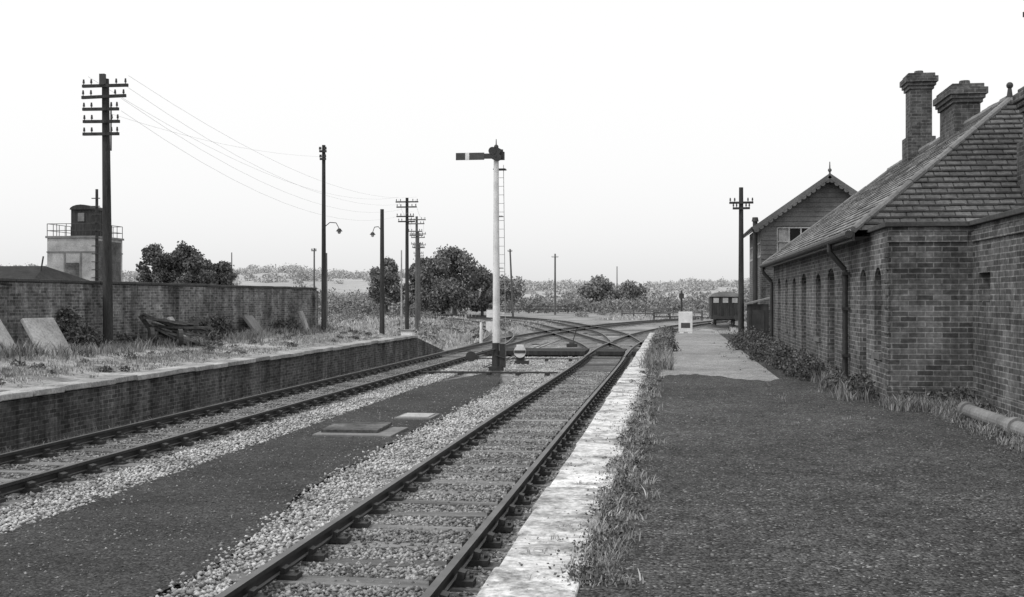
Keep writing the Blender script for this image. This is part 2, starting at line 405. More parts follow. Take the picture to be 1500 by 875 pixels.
# ---------------------------------------------------------------- right platform
pl=group('station_platform',(2,20,0))
MB().box(-.84,16,-10,50,-.3,.66).build('platform_body','brickd',pl)
MB().face([(-.60,-10,.664),(16,-10,.664),(16,50,.664),(-.60,50,.664)]).build('sub_surface','asphalt',pl)
MB().box(-.52,15.9,-9.9,50,.668,.716).build('asphalt_surface','asphalt',pl)
mb=MB(); mb.solid([(-.84,50.01,.71),(16,50.01,.71),(16,57,-.2),(-.84,57,-.2),(-.84,50.01,-.3),(16,50.01,-.3)],[(0,1,2,3),(0,3,4),(1,5,2)]); mb.build('ramp','paleasph',pl)
mb=MB(); y=-9.8
while y<49.9:
    L=random.choice((.86,.9,.93,.9)); j=random.gauss(0,.009)
    mb.obox((-.715+j,y+L/2,.685+random.gauss(0,.004)),(.49,L-.014,.09),random.gauss(0,.004),random.gauss(0,.010),random.gauss(0,.008)); y+=L
mb.build('coping_slabs','coping',pl,.016)
mb=MB(); cols=np.linspace(-.25,1.95,23); yf=[22.6-(c*.45)+.5*math.sin(c*3.1)+random.uniform(-.25,.25) for c in cols]
for i in range(len(cols)-1): mb.face([(cols[i],yf[i],.7205),(cols[i+1],yf[i+1],.7205),(cols[i+1]-.0,50,.7205),(cols[i],50,.7205)])
mb.build('pale_paving','paleasph',pl)
# ---------------------------------------------------------------- left platform
pl=group('station_platform',(-12,20,0))
MB().box(-60,-10.16,-10,45.3,-.3,.64).build('platform_body','brickd',pl)
mb=MB(); 
X=np.concatenate([np.linspace(-10.5,-15.2,12),[-20,-40,-60]]); Y=np.arange(-10,56,1.0)
def zl(x,y):
    t=min(1,max(0,(-10.6-x)/3.6)); e=max(0,(y-45.3)/7); 
    z=.70+.27*t+.03*math.sin(x*1.7+y*.8)+.02*math.sin(y*2.3)
    return z*(1-min(1,e))+(-.24)*min(1,e)
for i in range(len(X)-1):
    for j in range(len(Y)-1):
        mb.face([(X[i+1],Y[j],zl(X[i+1],Y[j])),(X[i],Y[j],zl(X[i],Y[j])),(X[i],Y[j+1],zl(X[i],Y[j+1])),(X[i+1],Y[j+1],zl(X[i+1],Y[j+1]))])
mb.build('weedy_surface','platl',pl)
mb=MB(); y=-9.8
while y<45:
    L=random.choice((.86,.9,.93)); mb.obox((-10.32+random.gauss(0,.012),y+L/2,.69+random.gauss(0,.006)),(.5,L-.015,.10),random.gauss(0,.008),random.gauss(0,.012),random.gauss(0,.01)); y+=L
mb.build('coping_slabs','coping2',pl,.015)
mb=MB(); mb.solid([(-10.16,45.3,.68),(-10.16,52,-.25),(-10.16,45.3,-.3),(-10.5,45.3,.68),(-10.5,52,-.25),(-10.5,45.3,-.3)],[(0,2,1),(3,4,5),(0,1,4,3)]); mb.build('ramp_wall','brickd',pl)
# ---------------------------------------------------------------- long yard wall
w=group('brick_wall',(-14.6,25,1)); mb=MB()
def wx(y): return -15.15+(y-20)*.04
mb.solid([(wx(-10),-10,.3),(wx(45),45,.3),(wx(45)-.34,45,.3),(wx(-10)-.34,-10,.3),(wx(-10),-10,2.62),(wx(45),45,2.56),(wx(45)-.34,45,2.56),(wx(-10)-.34,-10,2.62)],[(0,1,5,4),(1,2,6,5),(2,3,7,6),(3,0,4,7),(4,5,6,7)])
mb.build('brickwork','brickw',w)
mb=MB(); 
for i in range(60):
    y0=-10+i*55/60; y1=y0+55/60-.01; z0=2.62-.06*(y0+10)/55+.002+random.gauss(0,.005)
    mb.obox(((wx(y0)+wx(y1))/2-.17,(y0+y1)/2,z0+.04),(.44,y1-y0,.08),0,0,-.04)
mb.build('coping','darkcap',w,.02)
mb=MB()
for y in (16,24.2,33,41.5,44.8): mb.box(wx(y)-.05,wx(y)+.10,y-.2,y+.2,.3,2.5)
mb.build('piers','brickw',w)
def slab(x,y,z,wd,h,t,lean,rz,mat='conc'):
    p=group('concrete_slab',(x,y,z)); MB().obox((x,y,z+h/2),(t,wd,h),0,lean,rz).build('slab',mat,p,.02)
slab(-14.4,23.3,.75,1.1,1.15,.10,-.55,.15); slab(-13.9,24.4,.75,.9,1.1,.10,-.65,-.3)
slab(-13.9,31.4,.8,.8,.95,.08,-.6,.3); slab(-14.0,37.8,.75,1.3,.95,.1,-.65,.15,'concd'); slab(-13.7,42.2,.75,.8,1.0,.1,-.35,.2)
p=group('timber_pile',(-13.4,30.2,.9)); mb=MB()
for i in range(12):
    mb.obox((-13.45+random.uniform(-.2,.2),30.0+random.uniform(-.5,.5),.98+i*.055),(1.7+random.uniform(-.5,.3),.18,.06),random.gauss(0,.14),.34+random.gauss(0,.12),random.gauss(.15,.3))
mb.obox((-13.9,30,1.35),(.12,1.5,.1),.3,0,.3); mb.obox((-13.0,30,1.0),(.12,1.6,.1),-.1,0,.1); mb.obox((-13.5,30.1,1.25),(1.7,.1,.1),0,-.45,.2); mb.obox((-13.9,29.7,1.3),(.1,.1,1.1),.2,-.6,.2)
mb.build('planks','oldwood',p); MB().cyl((-13.0,29.3,1.15),(-12.9,29.36,1.15),.24,n=14).cyl((-13.8,29.3,1.2),(-13.72,29.36,1.2),.24,n=14).build('wheels','iron',p)

# ---------------------------------------------------------------- openings wall
def wallop(mb,Pf,u0,u1,z0,z1,ops,depth):
    us=sorted({u0,u1,*[o[0] for o in ops],*[o[1] for o in ops]}); zs=sorted({z0,z1,*[o[2] for o in ops],*[o[3] for o in ops]})
    for a,b_ in zip(us[:-1],us[1:]):
        for c,d in zip(zs[:-1],zs[1:]):
            um,zm=(a+b_)/2,(c+d)/2
            if any(o[0]<um<o[1] and o[2]<zm<o[3] for o in ops): continue
            mb.face([Pf(a,c,0),Pf(b_,c,0),Pf(b_,d,0),Pf(a,d,0)])
    for o in ops:
        a,b_,c,d=o[:4]; r=o[4] if len(o)>4 else 0
        um=(a+b_)/2; N=10
        top=[(um-(b_-a)/2*math.cos(math.pi*k/N),d-r+r*math.sin(math.pi*k/N)) for k in range(N+1)] if r else [(a,d),(b_,d)]
        if r:
            for k in range(N):
                cor=(a,d) if k<N/2 else (b_,d)
                mb.face([Pf(cor[0],cor[1],0),Pf(*top[k],0),Pf(*top[k+1],0)])
        ring=[(a,c)]+top+[(b_,c)]
        for q,(s,t) in enumerate(zip(ring,ring[1:]+ring[:1])):
            mb.face([Pf(*s,0),Pf(*s,depth),Pf(*t,depth),Pf(*t,0)])
# ---------------------------------------------------------------- station building
sb=group('station_building',(5.8,26,.7))
x0,x1,y0,y1,ze=3.0,8.7,18.2,35.5,3.22
mb=MB()
ops=[(17.40,17.98,1.40,2.66,.2),(18.7,19.35,.95,2.66,.2),(20.55,21.35,.72,2.72,.2),(22.3,23.3,.72,2.78,.25),(24.35,25.15,1.4,2.72,.2),(26.9,27.9,.72,2.78,.25),(29.2,29.9,1.4,2.72,.2),(31.2,31.9,1.4,2.72,.2),(33.2,34.1,.72,2.78,.25)]
Px=lambda u,z,d:(x0+d,u,z)
DP=.22
wallop(mb,Px,16.8,y1,.5,ze-.02,ops,DP)
mb.face([(x0,y1,.5),(x1,y1,.5),(x1,y1,ze),(x0,y1,ze)]); mb.face([(x1,y0,.5),(x1,y1,.5),(x1,y1,ze),(x1,y0,ze)])
mb.face([(x0,16.8,.5),(4.12,16.8,.5),(4.12,16.8,ze-.02),(x0,16.8,ze-.02)])
Pw=lambda u,z,d:(4.12+d,u,z)
wallop(mb,Pw,7,16.8,.5,ze-.02,[(15.9,16.45,2.15,2.55)],.16)
mb.face([(4.12,7,.5),(9,7,.5),(9,7,ze),(4.12,7,ze)])
mb.build('brick_walls','brick',sb)
mb=MB(); mb.box(x0-.06,4.10,16.74,18.3,ze-.02,ze+.05); mb.box(4.06,9.2,6.9,18.28,ze-.016,ze+.054); mb.build('parapet_coping','darkcap',sb,.01)
mb=MB(); mb.box(x0-.035,4.05,16.765,16.82,.6,.95); mb.box(4.085,4.15,7,16.76,.6,.95)
mb.box(x0-.025,4.05,16.775,16.82,2.98,3.12); mb.box(4.095,4.15,7,16.77,2.98,3.12)
for i in range(11):
    z=.98+i*.18; l=.22 if i%2 else .34
    mb.box(x0-.012,x0-.001,16.79,16.79+l,z,z+.14)
mb.build('plinth_and_string_course','brick',sb,.008)
mb=MB(); fr=MB(); dr=MB()
for o in ops:
    a,b_,c,d=o[:4]
    mb.face([(x0+DP-.01,a-.02,c),(x0+DP-.01,b_+.02,c),(x0+DP-.01,b_+.02,d),(x0+DP-.01,a-.02,d)])
    if c>.8:
        fr.box(x0-.04,x0+DP-.02,a-.04,b_+.04,c-.09,c-.002)
        q0,q1=x0+DP-.06,x0+DP-.015
        fr.box(q0,q1,(a+b_)/2-.02,(a+b_)/2+.02,c,d-.05); fr.box(q0,q1-.002,a,b_,(c+d)/2-.02,(c+d)/2+.02)
        fr.box(q0,q1+.002,a,a+.05,c,d-.15); fr.box(q0,q1+.002,b_-.05,b_,c,d-.15)
    else:
        dr.box(x0+DP-.07,x0+DP-.02,a,b_,c,d-.4)
        for q in(.15,1.0): dr.box(x0+DP-.085,x0+DP-.06,a+.1,b_-.1,c+q,c+q+.06)
mb.face([(4.27,15.85,2.1),(4.27,16.5,2.1),(4.27,16.5,2.6),(4.27,15.85,2.6)])
mb.build('window_panes','glass',sb); fr.build('window_frames','board',sb); dr.build('doors','wood',sb)
ov=.27; ex0,ex1,ey0,ey1=x0-ov,x1+ov,y0,y1+ov; zr=5.68; rx=(ex0+ex1)/2; run=rx-ex0; zb=3.24
A,B,C,D=(ex0,ey0,zb),(ex1,ey0,zb),(ex1,ey1,zb),(ex0,ey1,zb); R1=(rx,ey0+run,zr); R2=(rx,ey1-run,zr)
def roofface(mb,pts,ud,org):
    uvs=[]
    for p in pts:
        q=Vector(p)-Vector(org); u=q.dot(Vector(ud)); v=math.sqrt(max(0,q.length_squared-u*u)); uvs.append((u,v))
    mb.face(pts,uvs)
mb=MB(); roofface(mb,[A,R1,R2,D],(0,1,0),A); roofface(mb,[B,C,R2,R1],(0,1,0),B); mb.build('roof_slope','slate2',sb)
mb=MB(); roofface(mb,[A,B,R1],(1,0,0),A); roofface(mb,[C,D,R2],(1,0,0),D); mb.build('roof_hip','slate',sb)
mb=MB(); sl_=math.hypot(run,zr-zb); nrow=int(sl_/.165)
for i in range(1,nrow):
    t=i*.165/sl_; xa=ex0+run*t+.03; xb=ex1-run*t-.03; yy=ey0+run*t; zz=zb+(zr-zb)*t; x=xa
    while x<xb-.05:
        wd=min(.24,xb-x); mb.obox((x+wd/2,yy-.012+random.gauss(0,.003),zz+.004+random.gauss(0,.003)),(wd-.008,.045,.010),.66,0,random.gauss(0,.01)); x+=wd
mb.build('slate_edges','slate',sb)
# raised slate courses on the long platform-side slope
mb=MB()
for i in range(1,nrow):
    t=i*.165/sl_; xx=ex0+run*t; zz=zb+(zr-zb)*t; y=ey0+run*t+.05; ye=ey1-run*t-.05
    while y<ye-.1:
        wd=min(random.uniform(.7,1.6),ye-y); mb.obox((xx-.010+random.gauss(0,.003),y+wd/2,zz+.003+random.gauss(0,.003)),(.045,wd-.008,.009),0,-.66,random.gauss(0,.004)); y+=wd
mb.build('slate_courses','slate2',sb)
mb=MB()
def ridge(mb,p,q,r=.10,n=None):
    p=Vector(p);q=Vector(q);L=(q-p).length;n=n or int(L/.4)
    for i in range(n):
        j=Vector((0,0,random.gauss(0,.006))); mb.cyl(p+(q-p)*(i/n)+j,p+(q-p)*((i+.97)/n)+j,r*(1+.03*random.uniform(-1,1)),r*1.06,8)
for a_,b_ in((A,R1),(B,R1),(D,R2),(C,R2)): ridge(mb,a_,b_,.055)
ridge(mb,R1,R2,.085)
mb.build('ridge_tiles','concd',sb)
MB().cyl(R1,(R1[0],R1[1],zr+.22),.06,.03,8).ball((R1[0],R1[1],zr+.25),.06,6).build('finial','iron',sb)
mb=MB(); mb.box(ex0-.02,ex0+.02,ey0+.02,ey1,zb-.16,zb-.02); mb.cyl((ex0-.07,ey0,zb-.06),(ex0-.07,ey1,zb-.06),.062,n=10)
mb.tube([(ex0-.07,20.4,zb-.08),(ex0-.07,20.4,zb-.25),(x0-.08,20.4,zb-.55),(x0-.08,20.4,.74)],.045,10)
mb.tube([(ex0-.07,35.2,zb-.08),(ex0-.07,35.2,zb-.25),(x0-.08,35.2,zb-.55),(x0-.08,35.2,.74)],.05,10)
for z in(1.2,2.0,2.6): mb.box(x0-.14,x0-.001,20.33,20.47,z,z+.05)
mb.build('gutter_and_downpipes','iron',sb)
MB().face([(ex0+.02,ey0,zb-.1),(x0,ey0,zb-.1),(x0,ey1,zb-.1),(ex0+.02,ey1,zb-.1)]).build('soffit','board',sb)
def chimney(x,y,w,l,z0,z1,pots):
    mb=MB(); mb.box(x-w/2,x+w/2,y-l/2,y+l/2,z0,z1-.38)
    mb.box(x-w/2-.05,x+w/2+.05,y-l/2-.05,y+l/2+.05,z0+.5,z0+.62)
    if l<1: mb.box(x-w/2-.07,x+w/2+.07,y-l/2-.07,y+l/2+.07,z0,z0+1.45)
    for i,(e,h) in enumerate(((.04,.08),(.08,.08),(.12,.14),(.06,.08))):
        zz=z1-.38+sum((.08,.08,.14,.08)[:i]); mb.box(x-w/2-e,x+w/2+e,y-l/2-e,y+l/2+e,zz,zz+h)
    mb.build('chimney_stack','brickc',sb,.012)
    mb=MB()
    for px,py in pots: mb.cyl((px,py,z1-.02),(px,py,z1+.10),.12,.10,12)
    if pots: mb.build('chimney_pots','brickc',sb)
chimney(5.85,28.9,.50,.58,4.6,7.55,[(5.85,28.9)])
chimney(5.85,24.9,.50,1.3,4.6,6.50,[(5.85,24.5),(5.85,25.3)])
chimney(5.76,18.9,.60,.6,3.2,5.5,[]) ; MB().cyl((5.42,18.9,5.3),(5.42,18.9,6.6),.012,n=6).obox((5.42,18.9,6.6),(.08,.02,.08)).build('aerial','iron',sb)

p=group('drain_pipe',(3.6,13,.8)); mb=MB().cyl((3.62,15.2,.81),(3.75,9.5,.80),.085,n=16); 
for y in(15.1,13.2,11.3): mb.cyl((3.62+(15.2-y)*.0228,y,.81),(3.62+(15.2-y)*.0228,y-.14,.81),.11,n=16)
mb.build('pipe','concd',p)

# ---------------------------------------------------------------- signal box
sg=group('signal_box',(5.5,46,.7)); bx0,bx1,by0,by1=3.2,7.9,42.8,49.5; bc=5.55; zE=4.86; zA=6.62
MB().box(bx0,bx1,by0,by1,.5,3.4).build('brick_base','brick',sg)
mb=MB(); Pf=lambda u,z,d:(u,by0+d,z); ops2=[(3.75,5.0,3.75,4.75),(5.6,7.2,3.75,4.75)]; wallop(mb,Pf,bx0,bx1,3.4,zE,ops2,.08)
ops3=[(43.4,45.2,3.75,4.75),(45.5,47.2,3.75,4.75),(47.5,49.2,3.75,4.75)]
wallop(mb,lambda u,z,d:(bx0+d,u,z),by0,by1,3.4,zE,ops3,.08)
mb.box(bx0+.3,bx1,by0+.5,by1,3.4,zE-.02)
mb.face([(bx0,by0,zE),(bx1,by0,zE),(bc,by0,zA-.12)]); mb.build('timber_walls','board',sg)
mb=MB(); z=3.45
while z<zA-.2:
    if z<zE: segs=[(bx0-.02,bx1+.02)]
    else:
        h=(bc-bx0)*(1-(z-zE)/(zA-.12-zE)); segs=[(bc-h,bc+h)]
    if 3.70<z<4.74: segs=[(bx0-.02,3.72),(5.03,5.57),(7.23,bx1)]
    for a,b_ in segs: mb.obox(((a+b_)/2,by0-.015,z+.08),(b_-a,.03,.165),-.12,0,0)
    z+=.17
mb.build('weatherboards','board',sg)
mb=MB(); gl=MB(); cu=MB()
for a,b_,c,d in ops2:
    gl.face([(a,by0+.07,c),(b_,by0+.07,c),(b_,by0+.07,d),(a,by0+.07,d)])
    cu.box(a+.05,a+.45,by0+.06,by0+.067,c+.03,d-.03)
    n=3
    for i in range(n+1): xx=a+(b_-a)*i/n; mb.box(xx-.025,xx+.025,by0-.01,by0+.055,c,d)
    for zz in(c,(c+d)/2,d): mb.box(a,b_,by0-.014,by0+.051,zz-.022,zz+.022)
for a,b_,c,d in ops3:
    gl.face([(bx0+.07,a,c),(bx0+.07,b_,c),(bx0+.07,b_,d),(bx0+.07,a,d)])
    for i in range(4): yy=a+(b_-a)*i/3; mb.box(bx0-.01,bx0+.06,yy-.03,yy+.03,c,d)
    for zz in(c,(c+d)/2,d): mb.box(bx0-.014,bx0+.056,a,b_,zz-.03,zz+.03)
mb.build('window_frames','conc',sg); gl.build('window_glass','glass',sg); cu.build('window_blinds','conc',sg)
mb=MB(); ro=.32; hw=bc-bx0+.30; zo=zE-.10
for s in(-1,1):
    e0=(bc+s*hw,by0-ro,zo); e1=(bc+s*hw,by1+ro,zo); r0=(bc,by0-ro,zA); r1=(bc,by1+ro,zA)
    roofface(mb,[e0,r0,r1,e1][::s],(0,1,0),e0)
    mb.face([tuple(Vector(q)-Vector((0,0,.07))) for q in (e0,r0,r1,e1)][::-s],[(0,0)]*4)
mb.build('roof','slate',sg)
mb=MB(); sc=MB()
for s in(-1,1):
    L=math.hypot(hw,zA-zo); an=math.atan2(zA-zo,hw)
    mb.obox((bc+s*hw/2,by0-ro-.02,(zo+zA)/2-.06),(L+.05,.04,.17),0,s*an,0)
    n=16
    for i in range(n):
        t=(i+.5)/n; sc.cyl((bc+s*hw*(1-t),by0-ro-.035,zo+(zA-zo)*t-.15),(bc+s*hw*(1-t),by0-ro-.005,zo+(zA-zo)*t-.15),.095,n=10)
mb.build('bargeboards','board',sg); sc.build('scalloped_trim','board',sg)
MB().cyl((bc,by0-ro,zA-.1),(bc,by0-ro,zA+.45),.04,.015,8).ball((bc,by0-ro,zA+.15),.07,6).build('finial','board',sg)
mb=MB().cyl((2.98,43.0,.7),(2.98,43.0,5.0),.09,n=10).cyl((2.98,43.0,5.0),(2.98,43.0,5.15),.13,.10,10); mb.cyl((bc-hw-.05,by0-ro,zo-.03),(bc-hw-.05,by1+ro,zo-.03),.06,n=8); mb.build('stove_pipe_and_gutter','iron',sg)
h=group('lamp_hut',(3.0,41.4,.7)); MB().box(2.62,3.3,41,42,.7,2.0).build('walls','wood',h); mb=MB(); mb.solid([(2.52,40.9,1.98),(3.4,40.9,2.2),(3.4,42.1,2.2),(2.52,42.1,1.98),(2.52,40.9,2.03),(3.4,40.9,2.25),(3.4,42.1,2.25),(2.52,42.1,2.03)],[(0,3,2,1),(4,5,6,7),(0,1,5,4),(1,2,6,5),(2,3,7,6),(3,0,4,7)]); mb.build('roof','concd',h); MB().box(2.75,3.15,40.97,41.02,.8,1.8).build('door','iron',h)

# ---------------------------------------------------------------- telegraph poles
def pole(x,y,zb,zt,r,arms,lean=(0,0),lamp=None,mat='wood',name='telegraph_pole',ah=.038):
    p=group(name,(x,y,zb)); top=Vector((x+lean[0],y+lean[1],zt)); bot=Vector((x,y,zb-.2))
    MB().cyl(bot,top,r*1.15,r*.78,14).build('post',mat,p)
    if arms:
        mb=MB(); ins=MB(); pins=MB()
        for dz,wl,wr in arms:
            t=(zt-dz-bot.z)/(zt-bot.z); c=bot+(top-bot)*t
            mb.obox((c.x+(wr-wl)/2,c.y-r-.02,c.z),(wl+wr,.07,ah*2),0,random.gauss(0,.008),0)
            for q in (-.92,-.55,.55,.92):
                xx=c.x+q*(wl if q<0 else wr)
                pins.cyl((xx,c.y-r-.045,c.z+.03),(xx,c.y-r-.045,c.z+.12),.012,n=6)
                ins.cyl((xx,c.y-r-.045,c.z+.07),(xx,c.y-r-.045,c.z+.17),.032,.02,8)
        mb.build('crossarms',mat,p); pins.build('pins','iron',p); ins.build('insulators','iron',p)
    if lamp:
        dx,zl_=lamp; mb=MB()
        mb.tube([(x,y,zl_+.1),(x+dx*.4,y,zl_+.3),(x+dx*.8,y,zl_+.28),(x+dx,y,zl_+.05)],.016,6)
        mb.cyl((x+dx,y,zl_+.06),(x+dx,y,zl_-.05),.05,.13,12); mb.build('lamp_bracket','iron',p)
        MB().ball((x+dx,y,zl_-.08),.07,6).build('lamp_bulb','conc',p)
    return p
A5=[(.20,.56,.68),(.48,.58,.62),(.80,.56,.42),(1.12,.55,.44),(1.44,.56,.42)]
P1=pole(-14.45,28.3,.9,7.88,.115,A5,lean=(-.08,0))
MB().box(-14.60,-14.46,28.10,28.2,7.70,7.98).cyl((-14.30,28.15,6.0),(-14.30,28.15,7.2),.02,n=6).build('cap','iron',P1)
pole(-13.4,43.6,.9,8.15,.085,[(.25,.14,.14),(.55,.12,.12)],lamp=(.62,4.85))
pole(-12.4,48.8,.0,6.05,.10,None,lamp=(-.42,5.0))
A4=[(.25,.65,.7),(.55,.6,.6),(1.1,.6,.45),(1.4,.5,.5)]
pole(-15.4,66.5,-.2,8.1,.11,A4)
pole(-18.5,83,-.2,8.2,.11,A4,mat='farwood'); pole(-21.7,98,-.2,8.0,.11,A4,mat='farwood'); pole(-26,118,-.2,8,.11,A4,mat='farwood')
pole(-20.4,148.6,-.2,8.6,.13,[(.3,.3,.3)],lean=(-.4,0),mat='farwood'); pole(-17.4,173,-.2,8.9,.15,[(.5,.5,.5)],mat='farwood'); pole(-14,297,-.2,10.4,.14,None,mat='farwood')
pole(2.42,42.0,.72,6.15,.095,[(.55,.42,.42),(.75,.3,.3)])
pole(-27.5,87,-.2,6.1,.07,[(.2,.2,.2)],mat='farwood'); pole(-25.6,84,-.2,5.6,.07,None,mat='farwood'); pole(-55,140,-.2,8.0,.08,None,mat='farwood')
pole(-19.4,82,-.2,5.7,.06,None,mat='conc',name='white_post'); pole(-24,152,-.2,1.6,.25,None,mat='white',name='white_post'); pole(-9.6,58,-.2,1.0,.08,None,mat='white',name='white_post')
wg=group('telegraph_wires',(-14,45,7)); mb=MB()
def sag(a,b_,s,n=14):
    a=Vector(a);b_=Vector(b_); return [a+(b_-a)*(i/n)-Vector((0,0,4*s*(i/n)*(1-i/n))) for i in range(n+1)]
for dz,q,r in((.30,.6,0),(.30,-.5,1),(.58,.55,2),(.88,.4,3),(1.2,.4,4)):
    mb.tube(sag((-14.45+q,28.2,7.88-dz+.35),(-15.4+q,66.4,8.1-dz*.9+.3),1.0+.12*r),.0035,4)
for q in(-.5,.5):
    mb.tube(sag((-15.4+q,66.4,8.0),(-18.5+q,83,8.1),.4),.006,4); mb.tube(sag((-18.5+q,83,8.1),(-21.7+q,98,7.9),.4),.006,4)
mb.tube(sag((-14.45,28.3,7.0),(-13.4,43.6,7.7),.25),.003,4)
mb.build('wires','wire',wg)

# ---------------------------------------------------------------- semaphore signal
sx,sy=-5.72,37.6
s=group('semaphore_signal',(sx,sy,-.15))
MB().cyl((sx,sy,.75),(sx,sy,7.0),.120,.082,12).build('post','white',s)
MB().cyl((sx,sy,-.2),(sx,sy,.75),.15,.128,12).box(sx-.22,sx+.22,sy-.2,sy+.2,-.2,-.02).box(sx+.12,sx+.30,sy-.12,sy+.1,-.05,.72).build('post_foot','iron',s)
mb=MB(); mb.cyl((sx,sy,7.0),(sx,sy,7.10),.13,.11,12).ball((sx,sy,7.16),.08,6,1.1).cyl((sx,sy,7.18),(sx,sy,7.42),.022,.012,8); mb.build('finial','iron',s)
mb=MB(); mb.obox((sx-.84,sy-.17,6.85),(.94,.03,.235)); mb.build('arm','armred',s)
MB().obox((sx-.93,sy-.172,6.85),(.13,.036,.239)).build('arm_stripe','white',s)
mb=MB(); mb.obox((sx-.22,sy-.16,6.85),(.36,.035,.17)); mb.cyl((sx-.10,sy-.19,7.02),(sx-.10,sy-.14,7.02),.13,n=16); mb.cyl((sx+.07,sy-.19,6.80),(sx+.07,sy-.14,6.80),.12,n=16); mb.obox((sx+.02,sy-.165,6.92),(.2,.03,.42),0,.5,0)
mb.cyl((sx,sy-.2,6.85),(sx,sy,6.85),.04,n=10); mb.box(sx+.10,sx+.27,sy-.08,sy+.08,6.74,7.0); mb.cyl((sx+.18,sy,7.0),(sx+.18,sy,7.08),.05,n=8); mb.box(sx-.1,sx+.30,sy-.02,sy+.3,6.42,6.46); mb.build('spectacle_and_lamp','iron',s)
mb=MB()
for q in(-.09,.09): mb.cyl((sx+.17+q,sy+.42,-.15),(sx+.12+q,sy+.22,6.6),.011,n=6)
for i in range(24):
    t=(i+.5)/24; mb.cyl((sx+.17-.05*t-.09,sy+.42-.20*t,-.15+6.75*t),(sx+.17-.05*t+.09,sy+.42-.20*t,-.15+6.75*t),.008,n=5)
mb.cyl((sx+.12,sy-.13,.5),(sx+.09,sy-.13,6.8),.007,n=5); 
for z in(1.5,3.2,4.9): mb.obox((sx+.10,sy+.15,z),(.2,.35,.025))
mb.build('ladder','conc',s)
mb=MB(); mb.cyl((sx,sy-.16,.55),(sx-.85,sy-.16,.30),.025,n=6); mb.cyl((sx-.80,sy-.24,.31),(sx-.80,sy-.08,.31),.17,n=16); mb.cyl((sx,sy-.16,.35),(sx+.4,sy-.16,.22),.02,n=6); mb.build('balance_weight','iron',s)
q=group('ground_signal',(-5.45,41.5,-.15)); X0=-5.45
MB().cyl((X0,41.5,.28),(X0,41.54,.28),.22,n=20).build('disc','white',q); MB().obox((X0,41.49,.28),(.41,.015,.1)).build('disc_stripe','armred',q)
MB().box(X0-.14,X0+.14,41.56,41.8,-.2,.35).cyl((X0,41.7,.35),(X0,41.7,.5),.05,n=8).box(X0-.2,X0+.3,41.5,41.85,-.2,-.05).build('lamp_case','iron',q)
MB().box(X0-.13,X0+.13,41.545,41.56,.46,.54).build('lamp_top','white',q)
def cabinet(x,y,z,w,d,h,name='relay_cabinet',mat='white'):
    c=group(name,(x,y,z)); MB().box(x-w/2,x+w/2,y-d/2,y+d/2,z,z+h).build('case',mat,c,.02); MB().box(x-w/2-.04,x+w/2+.04,y-d/2-.04,y+d/2+.04,z+h,z+h+.06).build('lid','concd',c,.01)
    MB().box(x-w*.3,x+w*.3,y-d/2-.012,y-d/2-.002,z+.15,z+h-.1).build('door',mat,c); return c
cabinet(-10.9,47.2,-.1,.5,.4,.95); cabinet(-12.6,80,-.25,.5,.5,.9); cabinet(-22,140,-.25,.9,.6,1.1)
c=group('signal_lamp_post',(.65,58,-.2)); MB().box(.30,.98,57.8,58.1,.55,1.55).build('white_board','white',c,.02)
MB().box(.42,.86,57.79,57.8-.003,.75,1.0).build('plate','armred',c)
mb=MB(); mb.solid([(.2,57.7,-.2),(.45,57.7,-.2),(.55,57.8,.55),(.35,57.8,.55)],[(0,1,2,3)]); mb.solid([(.85,57.7,-.2),(1.1,57.7,-.2),(.95,57.8,.55),(.75,57.8,.55)],[(0,1,2,3)]); mb.build('white_legs','white',c)
MB().cyl((.45,58.2,-.2),(.45,58.2,2.2),.05,n=8).box(.33,.57,58.1,58.3,2.2,2.45).cyl((.45,58.2,2.45),(.45,58.2,2.6),.06,.03,8).build('lamp','iron',c)

# ---------------------------------------------------------------- goods van
v=group('brake_van',(4.3,99,0)); vx=4.3
MB().box(vx-1.12,vx+1.12,96.5,102.5,.75,2.35).build('body','wood',v)
mb=MB(); N=12; pr=[(vx+1.2*math.cos(math.pi*(1-i/N)),2.35+.42*math.sin(math.pi*i/N)) for i in range(N+1)]
mb.face([(a,96.4,b_) for a,b_ in pr]); mb.face([(a,102.6,b_) for a,b_ in pr][::-1])
for (a,b_),(c_,d_) in zip(pr[:-1],pr[1:]): mb.face([(a,96.4,b_),(a,102.6,b_),(c_,102.6,d_),(c_,96.4,d_)])
mb.build('roof','concd',v)
mb=MB()
for xx in(-.75,0,.75): mb.box(vx+xx-.22,vx+xx+.22,96.46,96.495,1.85,2.25)
mb.build('windows','conc',v)
mb=MB()
for i in range(9): mb.box(vx-1.1+i*.27,vx-1.07+i*.27,96.47,96.5,.8,2.34)
mb.box(vx-1.15,vx+1.15,96.3,102.7,.5,.75)
for xx in(-.85,.85): mb.cyl((vx+xx,95.9,.68),(vx+xx,96.3,.68),.05,n=8); mb.cyl((vx+xx,95.85,.68),(vx+xx,95.92,.68),.2,n=14)
for yy in(97.8,101.2):
    for xx in(-.75,.75): mb.cyl((vx+xx-.06,yy,.46),(vx+xx+.06,yy,.46),.46,n=20)
    mb.cyl((vx-.8,yy,.46),(vx+.8,yy,.46),.06,n=8)
mb.build('underframe_wheels_buffers','iron',v)

def railfence(x0,x1,y,z,h,name='post_and_rail_fence'):
    f=group(name,((x0+x1)/2,y,z)); mb=MB(); n=int((x1-x0)/1.8)+1
    for i in range(n+1): xx=x0+(x1-x0)*i/n; mb.box(xx-.09,xx+.09,y-.09,y+.09,z-.2,z+h+random.uniform(-.05,.15))
    for q in(.45,.95): mb.obox(((x0+x1)/2,y-.11,z+h*q),(x1-x0,.05,.14),0,random.gauss(0,.006),0)
    mb.build('rails','oldwood',f)
railfence(-6.5,-.5,152,-.2,1.0); railfence(-2,3.2,128,-.2,.9); railfence(-30,-17,190,-.2,1.2)
